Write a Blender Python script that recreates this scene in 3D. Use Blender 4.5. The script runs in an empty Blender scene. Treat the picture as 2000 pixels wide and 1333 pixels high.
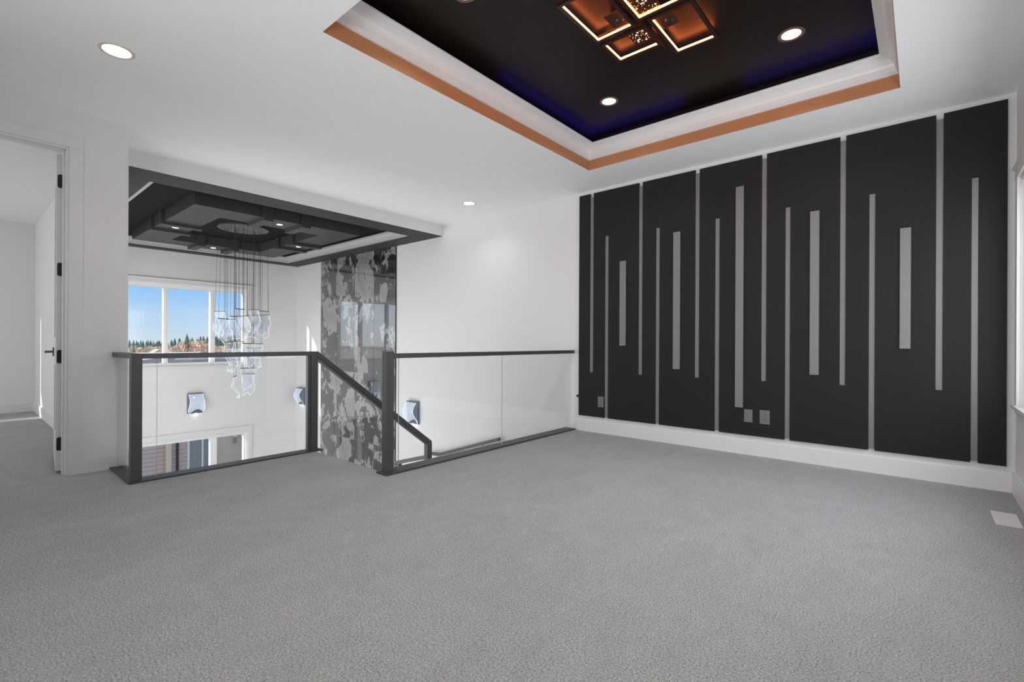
import bpy, bmesh, math, random
from mathutils import Vector, Matrix
random.seed(7)
C = bpy.context.scene.collection
SC = bpy.context.scene
pi = math.pi

# ---------------------------------------------------------------- camera
TH = 0.7083
cd = bpy.data.cameras.new('camera'); cam = bpy.data.objects.new('camera', cd); C.objects.link(cam)
cd.sensor_width = 36.0; cd.lens = 934.7 / 2000 * 36.0; cd.shift_y = 0.00095; cd.clip_start = 0.05; cd.clip_end = 3000
cam.matrix_world = Matrix.Translation((0, 0, 1.0)) @ Matrix.Rotation(TH, 4, 'Z') @ Matrix.Rotation(pi/2, 4, 'X') @ Matrix.Rotation(0.0046, 4, 'Z')
SC.camera = cam

# ---------------------------------------------------------------- world
W = bpy.data.worlds.new('sky'); SC.world = W; W.use_nodes = True
nt = W.node_tree; nt.nodes.clear()
def N(t, kind, **kw):
    n = t.nodes.new(kind)
    for k, v in kw.items(): setattr(n, k, v)
    return n
wo = N(nt, 'ShaderNodeOutputWorld'); bg = N(nt, 'ShaderNodeBackground')
tc = N(nt, 'ShaderNodeTexCoord'); sp = N(nt, 'ShaderNodeSeparateXYZ')
cr = N(nt, 'ShaderNodeValToRGB')
e = cr.color_ramp.elements
e[0].position = 0.0; e[0].color = (0.64, 0.76, 0.86, 1)
e[1].position = 0.40; e[1].color = (0.17, 0.40, 0.82, 1)
e2 = e.new(0.030); e2.color = (0.53, 0.72, 0.90, 1)
e3 = e.new(0.085); e3.color = (0.32, 0.60, 0.96, 1)
mp = N(nt, 'ShaderNodeMapping'); mp.inputs['Scale'].default_value = (1.2, 1.2, 9)
nz = N(nt, 'ShaderNodeTexNoise'); nz.inputs['Scale'].default_value = 2.2; nz.inputs['Detail'].default_value = 6
cr2 = N(nt, 'ShaderNodeValToRGB'); cr2.color_ramp.elements[0].position = 0.52; cr2.color_ramp.elements[1].position = 0.75
cr2.color_ramp.elements[1].color = (0.6, 0.6, 0.6, 1)
mx = N(nt, 'ShaderNodeMix', data_type='RGBA'); mx.inputs[7].default_value = (0.80, 0.86, 0.92, 1)
L = nt.links.new
L(tc.outputs['Generated'], sp.inputs[0]); L(sp.outputs['Z'], cr.inputs[0])
L(tc.outputs['Generated'], mp.inputs[0]); L(mp.outputs[0], nz.inputs['Vector']); L(nz.outputs['Fac'], cr2.inputs[0])
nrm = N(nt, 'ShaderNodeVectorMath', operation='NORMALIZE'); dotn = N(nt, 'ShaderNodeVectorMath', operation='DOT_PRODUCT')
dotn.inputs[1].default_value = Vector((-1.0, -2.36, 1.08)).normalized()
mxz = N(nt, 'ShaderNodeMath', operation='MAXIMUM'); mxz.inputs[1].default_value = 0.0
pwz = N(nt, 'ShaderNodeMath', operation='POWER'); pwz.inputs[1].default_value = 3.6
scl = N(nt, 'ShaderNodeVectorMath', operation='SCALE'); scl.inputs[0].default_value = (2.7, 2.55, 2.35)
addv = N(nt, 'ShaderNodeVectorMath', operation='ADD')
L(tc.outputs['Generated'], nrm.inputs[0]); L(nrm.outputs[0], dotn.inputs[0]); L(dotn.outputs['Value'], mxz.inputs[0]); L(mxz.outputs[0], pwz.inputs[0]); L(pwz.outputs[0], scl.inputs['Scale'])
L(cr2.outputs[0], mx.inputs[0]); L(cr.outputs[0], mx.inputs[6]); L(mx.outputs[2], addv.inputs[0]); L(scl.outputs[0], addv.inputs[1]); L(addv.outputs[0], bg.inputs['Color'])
bg.inputs['Strength'].default_value = 1.0
L(bg.outputs[0], wo.inputs['Surface'])

# ---------------------------------------------------------------- sun, lamps and unseen fill lights
sd = bpy.data.lights.new('sun', 'SUN'); sun = bpy.data.objects.new('sun', sd); C.objects.link(sun)
sd.energy = 5.0; sd.angle = 0.009; sd.color = (1.0, 0.97, 0.92)
sun.rotation_euler = Vector((1.0, 2.36, -1.08)).to_track_quat('-Z', 'Y').to_euler(); sun.location = (-20, -20, 15)
def area(name, loc, aim, sx, sy, power, col=(1, 1, 1), spread=pi):
    d = bpy.data.lights.new(name, 'AREA'); d.shape = 'RECTANGLE'; d.size = sx; d.size_y = sy; d.energy = power; d.color = col; d.spread = spread
    o = bpy.data.objects.new(name, d); C.objects.link(o); o.location = loc
    o.rotation_euler = Vector(aim).to_track_quat('-Z', 'Y').to_euler()
    return o
area('daylight_right_window', (0.70, 3.25, 1.35), (-1, 0, -0.15), 2.1, 1.35, 30)
area('fill_behind_camera', (-1.1, -1.5, 1.15), (-0.12, 1, 0.45), 2.6, 1.5, 57, spread=2.1)  # added fill behind the camera, no fixture there; lifts back wall and ceiling
area('stairwell_fill', (-7.4, 1.00, 0.9), (0, 1, 0.02), 3.4, 2.2, 60)  # unseen fill added before a windowless wall, brightens the wall opposite
area('foyer_fill', (-7.4, 1.00, -1.8), (0, 1, 0), 3.0, 2.0, 45)  # low fill added out of view for the foyer; no door here
area('under_loft_fill', (-4.35, 2.0, -1.5), (-1, 0.1, 0.22), 1.8, 1.7, 42)  # fill hidden below the loft edge, added to brighten the stair window wall
area('bedroom_fill', (-7.4, -3.3, 1.4), (0, 1, 0), 3.0, 1.6, 50)  # added unseen fill for the bedroom, in front of a solid wall
def can(name, c, z, power, size=0.13, col=(1.0, 0.985, 0.965)):
    d = bpy.data.lights.new(name, 'AREA'); d.shape = 'DISK'; d.size = size; d.energy = power; d.color = col; d.spread = 2.25
    o = bpy.data.objects.new(name, d); C.objects.link(o); o.location = (c[0], c[1], z - 0.012)
for c_ in ((-1.98, 3.535), (-0.65, 3.525), (-2.0, 1.9), (-0.65, 1.9)): can('tray_can', c_, 3.005, 5.5)
for c_ in ((-3.594, 0.619), (-4.22, 4.105)): can('ceiling_can', c_, 2.70, 1.8)
for c_ in ((-7.725, 1.965), (-6.45, 2.80), (-8.93, 2.80), (-7.725, 3.655)): can('relief_can', c_, 2.54, 1.2, 0.07)

# ---------------------------------------------------------------- exposure
SC.view_settings.view_transform = 'Standard'; SC.view_settings.look = 'None'
SC.view_settings.exposure = 0.0; SC.view_settings.gamma = 1.0; SC.view_settings.use_curve_mapping = False
SC.cycles.use_denoising = True
SC.cycles.max_bounces = 14; SC.cycles.diffuse_bounces = 6; SC.cycles.transparent_max_bounces = 40; SC.cycles.glossy_bounces = 6
SC.cycles.caustics_reflective = False; SC.cycles.caustics_refractive = False
SC.cycles.sample_clamp_indirect = 6

# ================================================================ helpers
def lin(c):
    f = lambda v: (v/12.92 if v <= 0.04045 else ((v+0.055)/1.055)**2.4)
    return tuple(f(v/255.0) for v in c)
def mat(name):
    m = bpy.data.materials.new(name); m.use_nodes = True
    return m, m.node_tree, m.node_tree.nodes['Principled BSDF']
def simple(name, rgb, rough=0.6, metal=0.0, spec=0.5, bump=0.0, bscale=60.0, var=0.0, vscale=8.0, linear=False):
    """flat coloured paint with a little noise in tone and relief"""
    m, t, b = mat(name)
    c = rgb if linear else lin(rgb)
    b.inputs['Roughness'].default_value = rough; b.inputs['Metallic'].default_value = metal
    b.inputs['Specular IOR Level'].default_value = spec
    co = N(t, 'ShaderNodeTexCoord'); n = N(t, 'ShaderNodeTexNoise'); n.inputs['Scale'].default_value = vscale; n.inputs['Detail'].default_value = 4
    t.links.new(co.outputs['Object'], n.inputs['Vector'])
    r = N(t, 'ShaderNodeMapRange'); r.inputs[3].default_value = 1 - max(var, 0.015); r.inputs[4].default_value = 1 + max(var, 0.015)
    t.links.new(n.outputs['Fac'], r.inputs[0])
    mul = N(t, 'ShaderNodeVectorMath', operation='SCALE'); mul.inputs[0].default_value = c
    t.links.new(r.outputs[0], mul.inputs['Scale']); t.links.new(mul.outputs[0], b.inputs['Base Color'])
    if bump:
        n2 = N(t, 'ShaderNodeTexNoise'); n2.inputs['Scale'].default_value = bscale; n2.inputs['Detail'].default_value = 3
        t.links.new(co.outputs['Object'], n2.inputs['Vector'])
        bp = N(t, 'ShaderNodeBump'); bp.inputs['Strength'].default_value = bump; bp.inputs['Distance'].default_value = 0.01
        t.links.new(n2.outputs['Fac'], bp.inputs['Height']); t.links.new(bp.outputs[0], b.inputs['Normal'])
    return m
def glow(name, rgb, strength):
    m, t, b = mat(name)
    b.inputs['Base Color'].default_value = (0.8, 0.8, 0.8, 1)
    b.inputs['Emission Color'].default_value = (*rgb, 1); b.inputs['Emission Strength'].default_value = strength
    return m
def thin_glass(name, tint=(0.97, 0.98, 0.98), ior=1.45, rough=0.0, milk=0.0, gain=1.0, lit=0.0):
    m = bpy.data.materials.new(name); m.use_nodes = True; t = m.node_tree; t.nodes.clear()
    o = N(t, 'ShaderNodeOutputMaterial'); tr = N(t, 'ShaderNodeBsdfTransparent'); tr.inputs[0].default_value = (*tint, 1)
    gl = N(t, 'ShaderNodeBsdfGlossy'); gl.inputs['Roughness'].default_value = rough
    lw = N(t, 'ShaderNodeLayerWeight'); r0 = ((ior-1)/(ior+1))**2
    pw = N(t, 'ShaderNodeMath', operation='POWER'); pw.inputs[1].default_value = 5.0
    g = N(t, 'ShaderNodeMath', operation='MULTIPLY_ADD'); g.inputs[1].default_value = (1-r0)*gain; g.inputs[2].default_value = r0*gain; g.use_clamp = True
    mxs = N(t, 'ShaderNodeMixShader')
    t.links.new(lw.outputs['Facing'], pw.inputs[0]); t.links.new(pw.outputs[0], g.inputs[0]); t.links.new(g.outputs[0], mxs.inputs[0])
    if milk:
        df = N(t, 'ShaderNodeBsdfDiffuse'); df.inputs[0].default_value = (0.9, 0.93, 0.97, 1)
        tl = N(t, 'ShaderNodeBsdfTranslucent'); tl.inputs[0].default_value = (0.9, 0.93, 0.97, 1)
        ad = N(t, 'ShaderNodeMixShader'); ad.inputs[0].default_value = 0.5
        t.links.new(df.outputs[0], ad.inputs[1]); t.links.new(tl.outputs[0], ad.inputs[2])
        mk = N(t, 'ShaderNodeMixShader'); mk.inputs[0].default_value = milk
        if lit:
            em = N(t, 'ShaderNodeEmission'); em.inputs[0].default_value = (0.70, 0.84, 1.0, 1); em.inputs[1].default_value = lit
            ads = N(t, 'ShaderNodeAddShader'); t.links.new(ad.outputs[0], ads.inputs[0]); t.links.new(em.outputs[0], ads.inputs[1]); ad = ads
        t.links.new(tr.outputs[0], mk.inputs[1]); t.links.new(ad.outputs[0], mk.inputs[2]); t.links.new(mk.outputs[0], mxs.inputs[1])
    else:
        t.links.new(tr.outputs[0], mxs.inputs[1])
    t.links.new(gl.outputs[0], mxs.inputs[2]); t.links.new(mxs.outputs[0], o.inputs[0])
    return m

# geometry -------------------------------------------------------
def box(bm, x0, x1, y0, y1, z0, z1, mi=0):
    vs = [bm.verts.new((x, y, z)) for z in (z0, z1) for y in (y0, y1) for x in (x0, x1)]
    for q in ((0, 2, 3, 1), (4, 5, 7, 6), (0, 1, 5, 4), (2, 6, 7, 3), (0, 4, 6, 2), (1, 3, 7, 5)):
        f = bm.faces.new([vs[i] for i in q]); f.material_index = mi
def prism(bm, pts, axis, a, b, mi=0):
    """extrude a 2-D outline; axis 'x': pts are (y,z), 'y': pts are (x,z), 'z': pts are (x,y)"""
    mk = {'x': lambda p, s: (s, p[0], p[1]), 'y': lambda p, s: (p[0], s, p[1]), 'z': lambda p, s: (p[0], p[1], s)}[axis]
    A = [bm.verts.new(mk(p, a)) for p in pts]; B = [bm.verts.new(mk(p, b)) for p in pts]
    n = len(pts); fs = [bm.faces.new(A), bm.faces.new(B[::-1])]
    for i in range(n): fs.append(bm.faces.new((A[i], B[i], B[(i+1) % n], A[(i+1) % n])))
    for f in fs: f.material_index = mi
def disc(bm, c, r, z0, z1, n=32, mi=0):
    prism(bm, [(c[0] + r*math.cos(2*pi*i/n), c[1] + r*math.sin(2*pi*i/n)) for i in range(n)], 'z', z0, z1, mi)
def ring(bm, c, r0, r1, z0, z1, n=32, mi=0):
    P = [[bm.verts.new((c[0]+r*math.cos(2*pi*i/n), c[1]+r*math.sin(2*pi*i/n), z)) for i in range(n)] for r, z in ((r0, z0), (r1, z0), (r1, z1), (r0, z1))]
    for k in range(4):
        for i in range(n):
            f = bm.faces.new((P[k][i], P[k][(i+1) % n], P[(k+1) % 4][(i+1) % n], P[(k+1) % 4][i])); f.material_index = mi
def tube(bm, p, q, r, n=8, mi=0):
    p = Vector(p); q = Vector(q); d = (q-p).normalized()
    u = d.orthogonal().normalized(); v = d.cross(u)
    A = [bm.verts.new(p + r*(math.cos(2*pi*i/n)*u + math.sin(2*pi*i/n)*v)) for i in range(n)]
    B = [bm.verts.new(q + r*(math.cos(2*pi*i/n)*u + math.sin(2*pi*i/n)*v)) for i in range(n)]
    fs = [bm.faces.new(A[::-1]), bm.faces.new(B)] + [bm.faces.new((A[i], A[(i+1) % n], B[(i+1) % n], B[i])) for i in range(n)]
    for f in fs: f.material_index = mi
def bar(bm, p, q, w, h, mi=0, up=(0, 0, 1)):
    """rectangular bar from p to q, w across, h along up"""
    p = Vector(p); q = Vector(q); d = (q-p).normalized(); s = d.cross(Vector(up)).normalized(); u = s.cross(d)
    vs = [bm.verts.new(c + a*s*w/2 + b*u*h/2) for c in (p, q) for a, b in ((-1, -1), (1, -1), (1, 1), (-1, 1))]
    for qd in ((0, 3, 2, 1), (4, 5, 6, 7), (0, 1, 5, 4), (1, 2, 6, 5), (2, 3, 7, 6), (3, 0, 4, 7)):
        f = bm.faces.new([vs[i] for i in qd]); f.material_index = mi
ORG = {}
def obj(name, bm, mats, parent=None, origin=None, bevel=0.0, smooth=False):
    """link a bmesh given in world coordinates as ONE object"""
    bmesh.ops.recalc_face_normals(bm, faces=bm.faces)
    if parent is not None: o0 = Vector(ORG[parent.name])
    elif origin is not None: o0 = Vector(origin)
    else:
        lo = [min(v.co[i] for v in bm.verts) for i in range(3)]; hi = [max(v.co[i] for v in bm.verts) for i in range(3)]
        o0 = Vector(((lo[0]+hi[0])/2, (lo[1]+hi[1])/2, lo[2]))
    for v in bm.verts: v.co -= o0
    me = bpy.data.meshes.new(name); bm.to_mesh(me); bm.free()
    for m in (mats if isinstance(mats, (list, tuple)) else [mats]): me.materials.append(m)
    if smooth:
        for p in me.polygons: p.use_smooth = True
    o = bpy.data.objects.new(name, me); C.objects.link(o)
    if parent is not None: o.parent = parent
    else: o.location = o0
    ORG[o.name] = tuple(o0)
    if bevel:
        md = o.modifiers.new('bevel', 'BEVEL'); md.width = bevel; md.segments = 2; md.limit_method = 'ANGLE'
    return o
def boxes(name, bl, m, parent=None, bevel=0.0, kind=None, origin=None):
    bm = bmesh.new()
    for b in bl: box(bm, *b)
    o = obj(name, bm, m, parent, origin, bevel)
    if kind: o['kind'] = kind
    return o
def struct(name, bl, m, bevel=0.0): return boxes(name, bl, m, None, bevel, 'structure')
def tag(o, label, cat, group=None):
    o['label'] = label; o['category'] = cat
    if group: o['group'] = group
    return o
def thing(name, loc, label, cat, group=None):
    o = bpy.data.objects.new(name, None); C.objects.link(o); o.location = loc; o.empty_display_size = 0.1
    ORG[o.name] = tuple(loc)
    return tag(o, label, cat, group)
def group_struct(name, loc):
    o = bpy.data.objects.new(name, None); C.objects.link(o); o.location = loc; o['kind'] = 'structure'; o.empty_display_size = 0.1
    ORG[o.name] = tuple(loc); return o

# ================================================================ materials
M = {}
M['wall'] = simple('wall_paint', (226, 226, 226), 0.55, bump=0.06, bscale=160)
M['ceil'] = simple('ceiling_paint', (246, 246, 246), 0.8, bump=0.16, bscale=70)
M['trim'] = simple('white_trim', (224, 224, 224), 0.35)
M['black'] = simple('black_wall_paint', (38, 38, 38), 0.55, spec=0.15, var=0.04, vscale=2.0)
M['cblack'] = simple('black_ceiling_paint', (60, 60, 61), 0.6, spec=0.25, var=0.03)
M['cdeep'] = simple('charcoal_recess_paint', (32, 32, 33), 0.75, spec=0.08)
M['silver'] = simple('silver_trim', (178, 178, 178), 0.4)
M['relief'] = simple('charcoal_relief_paint', (60, 60, 61), 0.5, spec=0.4, var=0.03)
M['dark'] = simple('dark_recess_paint', (30, 23, 19), 0.45, spec=0.2)
M['batten'] = simple('grey_batten_paint', (122, 122, 122), 0.5, var=0.03)
M['copper'] = simple('copper_paint', (184, 128, 88), 0.5, metal=0.0, var=0.06, vscale=3)
M['rail'] = simple('charcoal_rail', (72, 72, 72), 0.38, spec=0.5, var=0.03)
M['shoe'] = simple('charcoal_shoe', (66, 66, 66), 0.42, spec=0.4)
M['hinge'] = simple('black_metal', (26, 26, 26), 0.35, metal=0.3)
M['steel'] = simple('grey_metal', (120, 120, 122), 0.3, metal=0.7)
M['brass'] = simple('dark_brass', (96, 84, 52), 0.35, metal=0.6)
M['wire'] = simple('wire', (50, 50, 52), 0.5)
M['disc'] = simple('canopy_grey', (84, 84, 85), 0.4, metal=0.2)
M['grout'] = simple('grout', (178, 178, 178), 0.7)
M['plate'] = simple('grey_plate', (112, 112, 112), 0.4)
M['slot'] = simple('socket_black', (40, 40, 40), 0.5)
M['vent'] = simple('vent_white', (226, 226, 226), 0.4)
M['lamp'] = glow('downlight', (1.0, 0.93, 0.82), 9.0)
M['sconce_lamp'] = glow('sconce_light', (0.95, 0.97, 1.0), 14.0)
M['lampring_dark'] = simple('downlight_ring_bronze', (120, 98, 82), 0.4, metal=0.3)
M['lampring'] = simple('downlight_ring', (214, 205, 196), 0.4)
M['orange'] = glow('orange_led', (1.0, 0.21, 0.04), 46.0)
M['star'] = glow('star_led', (1.0, 0.55, 0.26), 5.0)
M['blue'] = glow('blue_led', (0.06, 0.04, 1.0), 4.0)
M['frame'] = simple('lamp_frame', (60, 40, 32), 0.35, metal=0.3)
M['mirror'] = simple('bronze_plate', (120, 92, 78), 0.16, metal=0.85)
M['glass'] = thin_glass('rail_glass', (0.985, 0.99, 0.99), 1.45)
M['pane'] = thin_glass('window_glass', (0.985, 0.99, 0.995), 1.35, gain=0.6)
M['leaf'] = thin_glass('acrylic', (0.97, 0.98, 1.0), 1.45, 0.08, milk=0.14)
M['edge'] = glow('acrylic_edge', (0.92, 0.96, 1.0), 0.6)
M['sconce_leaf'] = thin_glass('acrylic_lit', (0.92, 0.95, 1.0), 1.5, 0.05, milk=0.45, lit=0.45)
M['sconce_box'] = simple('sconce_metal', (112, 118, 130), 0.3, metal=0.7)
M['vinyl'] = simple('window_vinyl', (236, 236, 234), 0.35)
M['white_ext'] = simple('outside_trim', (225, 222, 222), 0.5)
M['beige'] = simple('beige_post', (214, 196, 176), 0.6, var=0.03)
M['siding'] = simple('siding', (192, 176, 170), 0.7, var=0.03)
M['taupe'] = simple('taupe_wall', (196, 180, 164), 0.7, var=0.05, vscale=3)
M['extglass'] = simple('neighbour_glass', (120, 128, 132), 0.08, spec=0.8)
M['roofA'] = simple('shingles', (222, 203, 186), 0.9, var=0.25, vscale=14)
M['roofB'] = simple('shaded_shingles', (84, 80, 80), 0.9, var=0.25, vscale=14)  # shade of the nearer roof slope put into its colour
M['grass'] = simple('ground_cover', (190, 172, 138), 0.95, var=0.3, vscale=0.3)
M['conifer'] = [simple('conifer_green', c, 0.9, var=0.3, vscale=1.5) for c in ((128, 142, 126), (142, 146, 116), (118, 134, 132))]
M['decid'] = [simple('autumn_crown', c, 0.95, var=0.35, vscale=1.2) for c in ((216, 194, 174), (218, 180, 152), (206, 192, 168))]
M['trunk'] = simple('bark', (96, 84, 74), 0.9)
M['tread'] = simple('stair_carpet', (140, 140, 140), 0.95)
M['tilefloor'] = simple('foyer_tile', (190, 190, 188), 0.25)
M['blind'] = simple('sun_trimming_blind', (224, 224, 222), 0.8)

def carpet():
    m, t, b = mat('carpet')
    b.inputs['Roughness'].default_value = 1.0; b.inputs['Specular IOR Level'].default_value = 0.1
    co = N(t, 'ShaderNodeTexCoord')
    f1 = N(t, 'ShaderNodeTexNoise'); f1.inputs['Scale'].default_value = 150; f1.inputs['Detail'].default_value = 4; f1.inputs['Roughness'].default_value = 0.75
    f2 = N(t, 'ShaderNodeTexNoise'); f2.inputs['Scale'].default_value = 3.0; f2.inputs['Detail'].default_value = 5; f2.inputs['Distortion'].default_value = 1.5
    f3 = N(t, 'ShaderNodeTexNoise'); f3.inputs['Scale'].default_value = 22; f3.inputs['Detail'].default_value = 4
    mp = N(t, 'ShaderNodeMapping'); mp.inputs['Scale'].default_value = (1.0, 0.6, 1); mp.inputs['Rotation'].default_value = (0, 0, 0.6)
    for n in (f1,): t.links.new(co.outputs['Object'], n.inputs['Vector'])
    t.links.new(co.outputs['Object'], mp.inputs[0])
    for n in (f2, f3): t.links.new(mp.outputs[0], n.inputs['Vector'])
    r1 = N(t, 'ShaderNodeMapRange'); r1.inputs[1].default_value = 0.28; r1.inputs[2].default_value = 0.72; r1.inputs[3].default_value = 0.24; r1.inputs[4].default_value = 1.72
    r2 = N(t, 'ShaderNodeMapRange'); r2.inputs[1].default_value = 0.3; r2.inputs[2].default_value = 0.7; r2.inputs[3].default_value = 0.95; r2.inputs[4].default_value = 1.05
    r3 = N(t, 'ShaderNodeMapRange'); r3.inputs[1].default_value = 0.3; r3.inputs[2].default_value = 0.7; r3.inputs[3].default_value = 0.965; r3.inputs[4].default_value = 1.035
    for f, r in ((f1, r1), (f2, r2), (f3, r3)): t.links.new(f.outputs['Fac'], r.inputs[0])
    m1 = N(t, 'ShaderNodeMath', operation='MULTIPLY'); m2 = N(t, 'ShaderNodeMath', operation='MULTIPLY')
    t.links.new(r1.outputs[0], m1.inputs[0]); t.links.new(r2.outputs[0], m1.inputs[1]); t.links.new(m1.outputs[0], m2.inputs[0]); t.links.new(r3.outputs[0], m2.inputs[1])
    s = N(t, 'ShaderNodeVectorMath', operation='SCALE'); s.inputs[0].default_value = lin((168, 168, 167))
    t.links.new(m2.outputs[0], s.inputs['Scale']); t.links.new(s.outputs[0], b.inputs['Base Color'])
    bp = N(t, 'ShaderNodeBump'); bp.inputs['Strength'].default_value = 0.5; bp.inputs['Distance'].default_value = 0.006
    t.links.new(f1.outputs['Fac'], bp.inputs['Height']); t.links.new(bp.outputs[0], b.inputs['Normal'])
    return m
M['carpet'] = carpet()

def stone():
    """polished slab tile: light cloudy grey with torn dark patches, another cut on every tile"""
    m, t, b = mat('stone_tile')
    b.inputs['Roughness'].default_value = 0.25; b.inputs['Coat Weight'].default_value = 1.0; b.inputs['Coat IOR'].default_value = 2.15; b.inputs['Coat Roughness'].default_value = 0.02
    co = N(t, 'ShaderNodeTexCoord'); oi = N(t, 'ShaderNodeObjectInfo')
    off = N(t, 'ShaderNodeVectorMath', operation='SCALE'); off.inputs[0].default_value = (7.0, 3.0, 11.0)
    ro = N(t, 'ShaderNodeMath', operation='MULTIPLY'); ro.inputs[1].default_value = 9.0
    t.links.new(oi.outputs['Random'], ro.inputs[0]); t.links.new(ro.outputs[0], off.inputs['Scale'])
    ad = N(t, 'ShaderNodeVectorMath', operation='ADD'); t.links.new(co.outputs['Object'], ad.inputs[0]); t.links.new(off.outputs[0], ad.inputs[1])
    mp = N(t, 'ShaderNodeMapping'); mp.inputs['Scale'].default_value = (1.25, 1.0, 0.8); mp.inputs['Rotation'].default_value = (0, 0.30, 0)
    t.links.new(ad.outputs[0], mp.inputs[0])
    n1 = N(t, 'ShaderNodeTexNoise'); n1.inputs['Scale'].default_value = 1.75; n1.inputs['Detail'].default_value = 9; n1.inputs['Roughness'].default_value = 0.62; n1.inputs['Distortion'].default_value = 0.5
    n2 = N(t, 'ShaderNodeTexNoise'); n2.inputs['Scale'].default_value = 12; n2.inputs['Detail'].default_value = 8; n2.inputs['Roughness'].default_value = 0.7
    for n in (n1, n2): t.links.new(mp.outputs[0], n.inputs['Vector'])
    mixn = N(t, 'ShaderNodeMath', operation='MULTIPLY_ADD'); mixn.inputs[1].default_value = 0.34
    t.links.new(n2.outputs['Fac'], mixn.inputs[0]); t.links.new(n1.outputs['Fac'], mixn.inputs[2])
    r = N(t, 'ShaderNodeValToRGB'); r.color_ramp.elements[0].position = 0.660; r.color_ramp.elements[0].color = (*lin((150, 150, 149)), 1)
    r.color_ramp.elements[1].position = 0.672; r.color_ramp.elements[1].color = (*lin((50, 50, 50)), 1)
    q = r.color_ramp.elements.new(0.45); q.color = (*lin((126, 126, 126)), 1)
    q = r.color_ramp.elements.new(0.75); q.color = (*lin((34, 34, 34)), 1)
    t.links.new(mixn.outputs[0], r.inputs[0])
    n3 = N(t, 'ShaderNodeTexNoise'); n3.inputs['Scale'].default_value = 5; n3.inputs['Detail'].default_value = 6
    t.links.new(mp.outputs[0], n3.inputs['Vector'])
    rr = N(t, 'ShaderNodeMapRange'); rr.inputs[3].default_value = 0.72; rr.inputs[4].default_value = 1.25
    t.links.new(n3.outputs['Fac'], rr.inputs[0])
    s = N(t, 'ShaderNodeVectorMath', operation='SCALE'); t.links.new(r.outputs[0], s.inputs[0]); t.links.new(rr.outputs[0], s.inputs['Scale'])
    t.links.new(s.outputs[0], b.inputs['Base Color'])
    bp = N(t, 'ShaderNodeBump'); bp.inputs['Strength'].default_value = 0.012; bp.inputs['Distance'].default_value = 0.05
    nb = N(t, 'ShaderNodeTexNoise'); nb.inputs['Scale'].default_value = 2.5; nb.inputs['Detail'].default_value = 1
    t.links.new(co.outputs['Object'], nb.inputs['Vector'])
    t.links.new(nb.outputs['Fac'], bp.inputs['Height']); t.links.new(bp.outputs[0], b.inputs['Normal'])
    return m
M['stone'] = stone()

# ================================================================ setting: room shell
XR, YB, YF, XD, XW = 0.48, 4.65, -1.60, -4.78, -9.87      # right wall, accent wall, wall behind the camera, door wall, stair window wall
ZC = 2.70
YS = 0.90                                                   # stair side of the wall between bedroom and stairwell
# floors
struct('floor', [(-9.47, XD, YF-0.5, 0.75, -0.32, 0), (XD, -4.15, YF, 0.83, -0.32, 0), (-4.15, -3.10, YF, 2.14, -0.32, 0), (-3.10, XR, YF, YB, -0.32, 0)], M['carpet'])
struct('floor', [(XW, -2.9, YS, YB, -3.10, -3.0)], M['tilefloor'])
# walls
struct('wall_back', [(XW-0.15, XR+0.15, YB, YB+0.15, -3.1, 3.15)], M['wall'])
struct('wall_right', [(XR, XR+0.15, YF, 2.20, -0.3, 3.15), (XR, XR+0.15, 4.46, YB, -0.3, 3.15), (XR, XR+0.15, 2.20, 4.46, -0.3, 0.60), (XR, XR+0.15, 2.20, 4.46, 2.06, 3.15)], M['wall'])
struct('wall_front', [(XD-0.12, XR+0.15, YF-0.15, YF, -0.3, 3.15)], M['wall'])
struct('wall_left', [(XD-0.12, XD, 0.55, YS, -0.3, ZC+0.1), (XD-0.12, XD, YF, -0.38, -0.3, ZC+0.1), (XD-0.12, XD, -0.38, 0.55, 2.42, ZC+0.1)], M['wall'])
struct('wall_stairwell', [(XW, XD-0.12, 0.75, YS, -3.1, ZC+0.1), (XD-0.12, -2.9, 0.75, YS, -3.1, -0.32)], M['wall'])
struct('wall_far', [(XW-0.15, XW, 0.75, 1.81, -3.1, 3.0), (XW-0.15, XW, 3.675, YB, -3.1, 3.0), (XW-0.15, XW, 1.81, 3.675, 1.965, 3.0), (XW-0.15, XW, 1.81, 3.675, -0.745, 0.545), (XW-0.15, XW, 1.81, 3.675, -3.1, -2.3)], M['wall'])
struct('wall_landing', [(-3.08, -2.9, YS, YB, -3.1, -0.32)], M['wall'])
# bedroom shell
struct('wall_bedroom', [(-9.62, -9.47, YF-1.95, -2.8, -0.3, 2.8), (-9.62, -9.47, -0.65, 0.75, -0.3, 2.8), (-9.62, -9.47, -2.8, -0.65, -0.3, 0.79), (-9.62, -9.47, -2.8, -0.65, 2.15, 2.8),
                        (-9.62, -4.66, -3.55, -3.4, -0.3, 2.8), (-4.78, -4.66, -3.4, YF-0.15, -0.3, 2.8)], M['wall'])
struct('floor', [(-9.47, -4.78, -3.4, YF-0.5, -0.32, 0)], M['carpet'])
struct('ceiling', [(-9.47, XD-0.12, -3.4, 0.75, 2.62, 2.72)], M['ceil'])
# loft ceiling with the tray opening
TX0, TX1, TY0, TY1 = -2.507, -0.115, 1.315, 4.085
XF = -5.335
zc1 = ZC + 0.095
struct('ceiling', [(XF, TX0, 0.9, YB, ZC, zc1), (TX1, XR, YF, YB, ZC, zc1), (TX0, TX1, YF, TY0, ZC, zc1), (TX0, TX1, TY1, YB, ZC, zc1), (XD, TX0, YF, 0.9, ZC, zc1)], M['ceil'])
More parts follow.
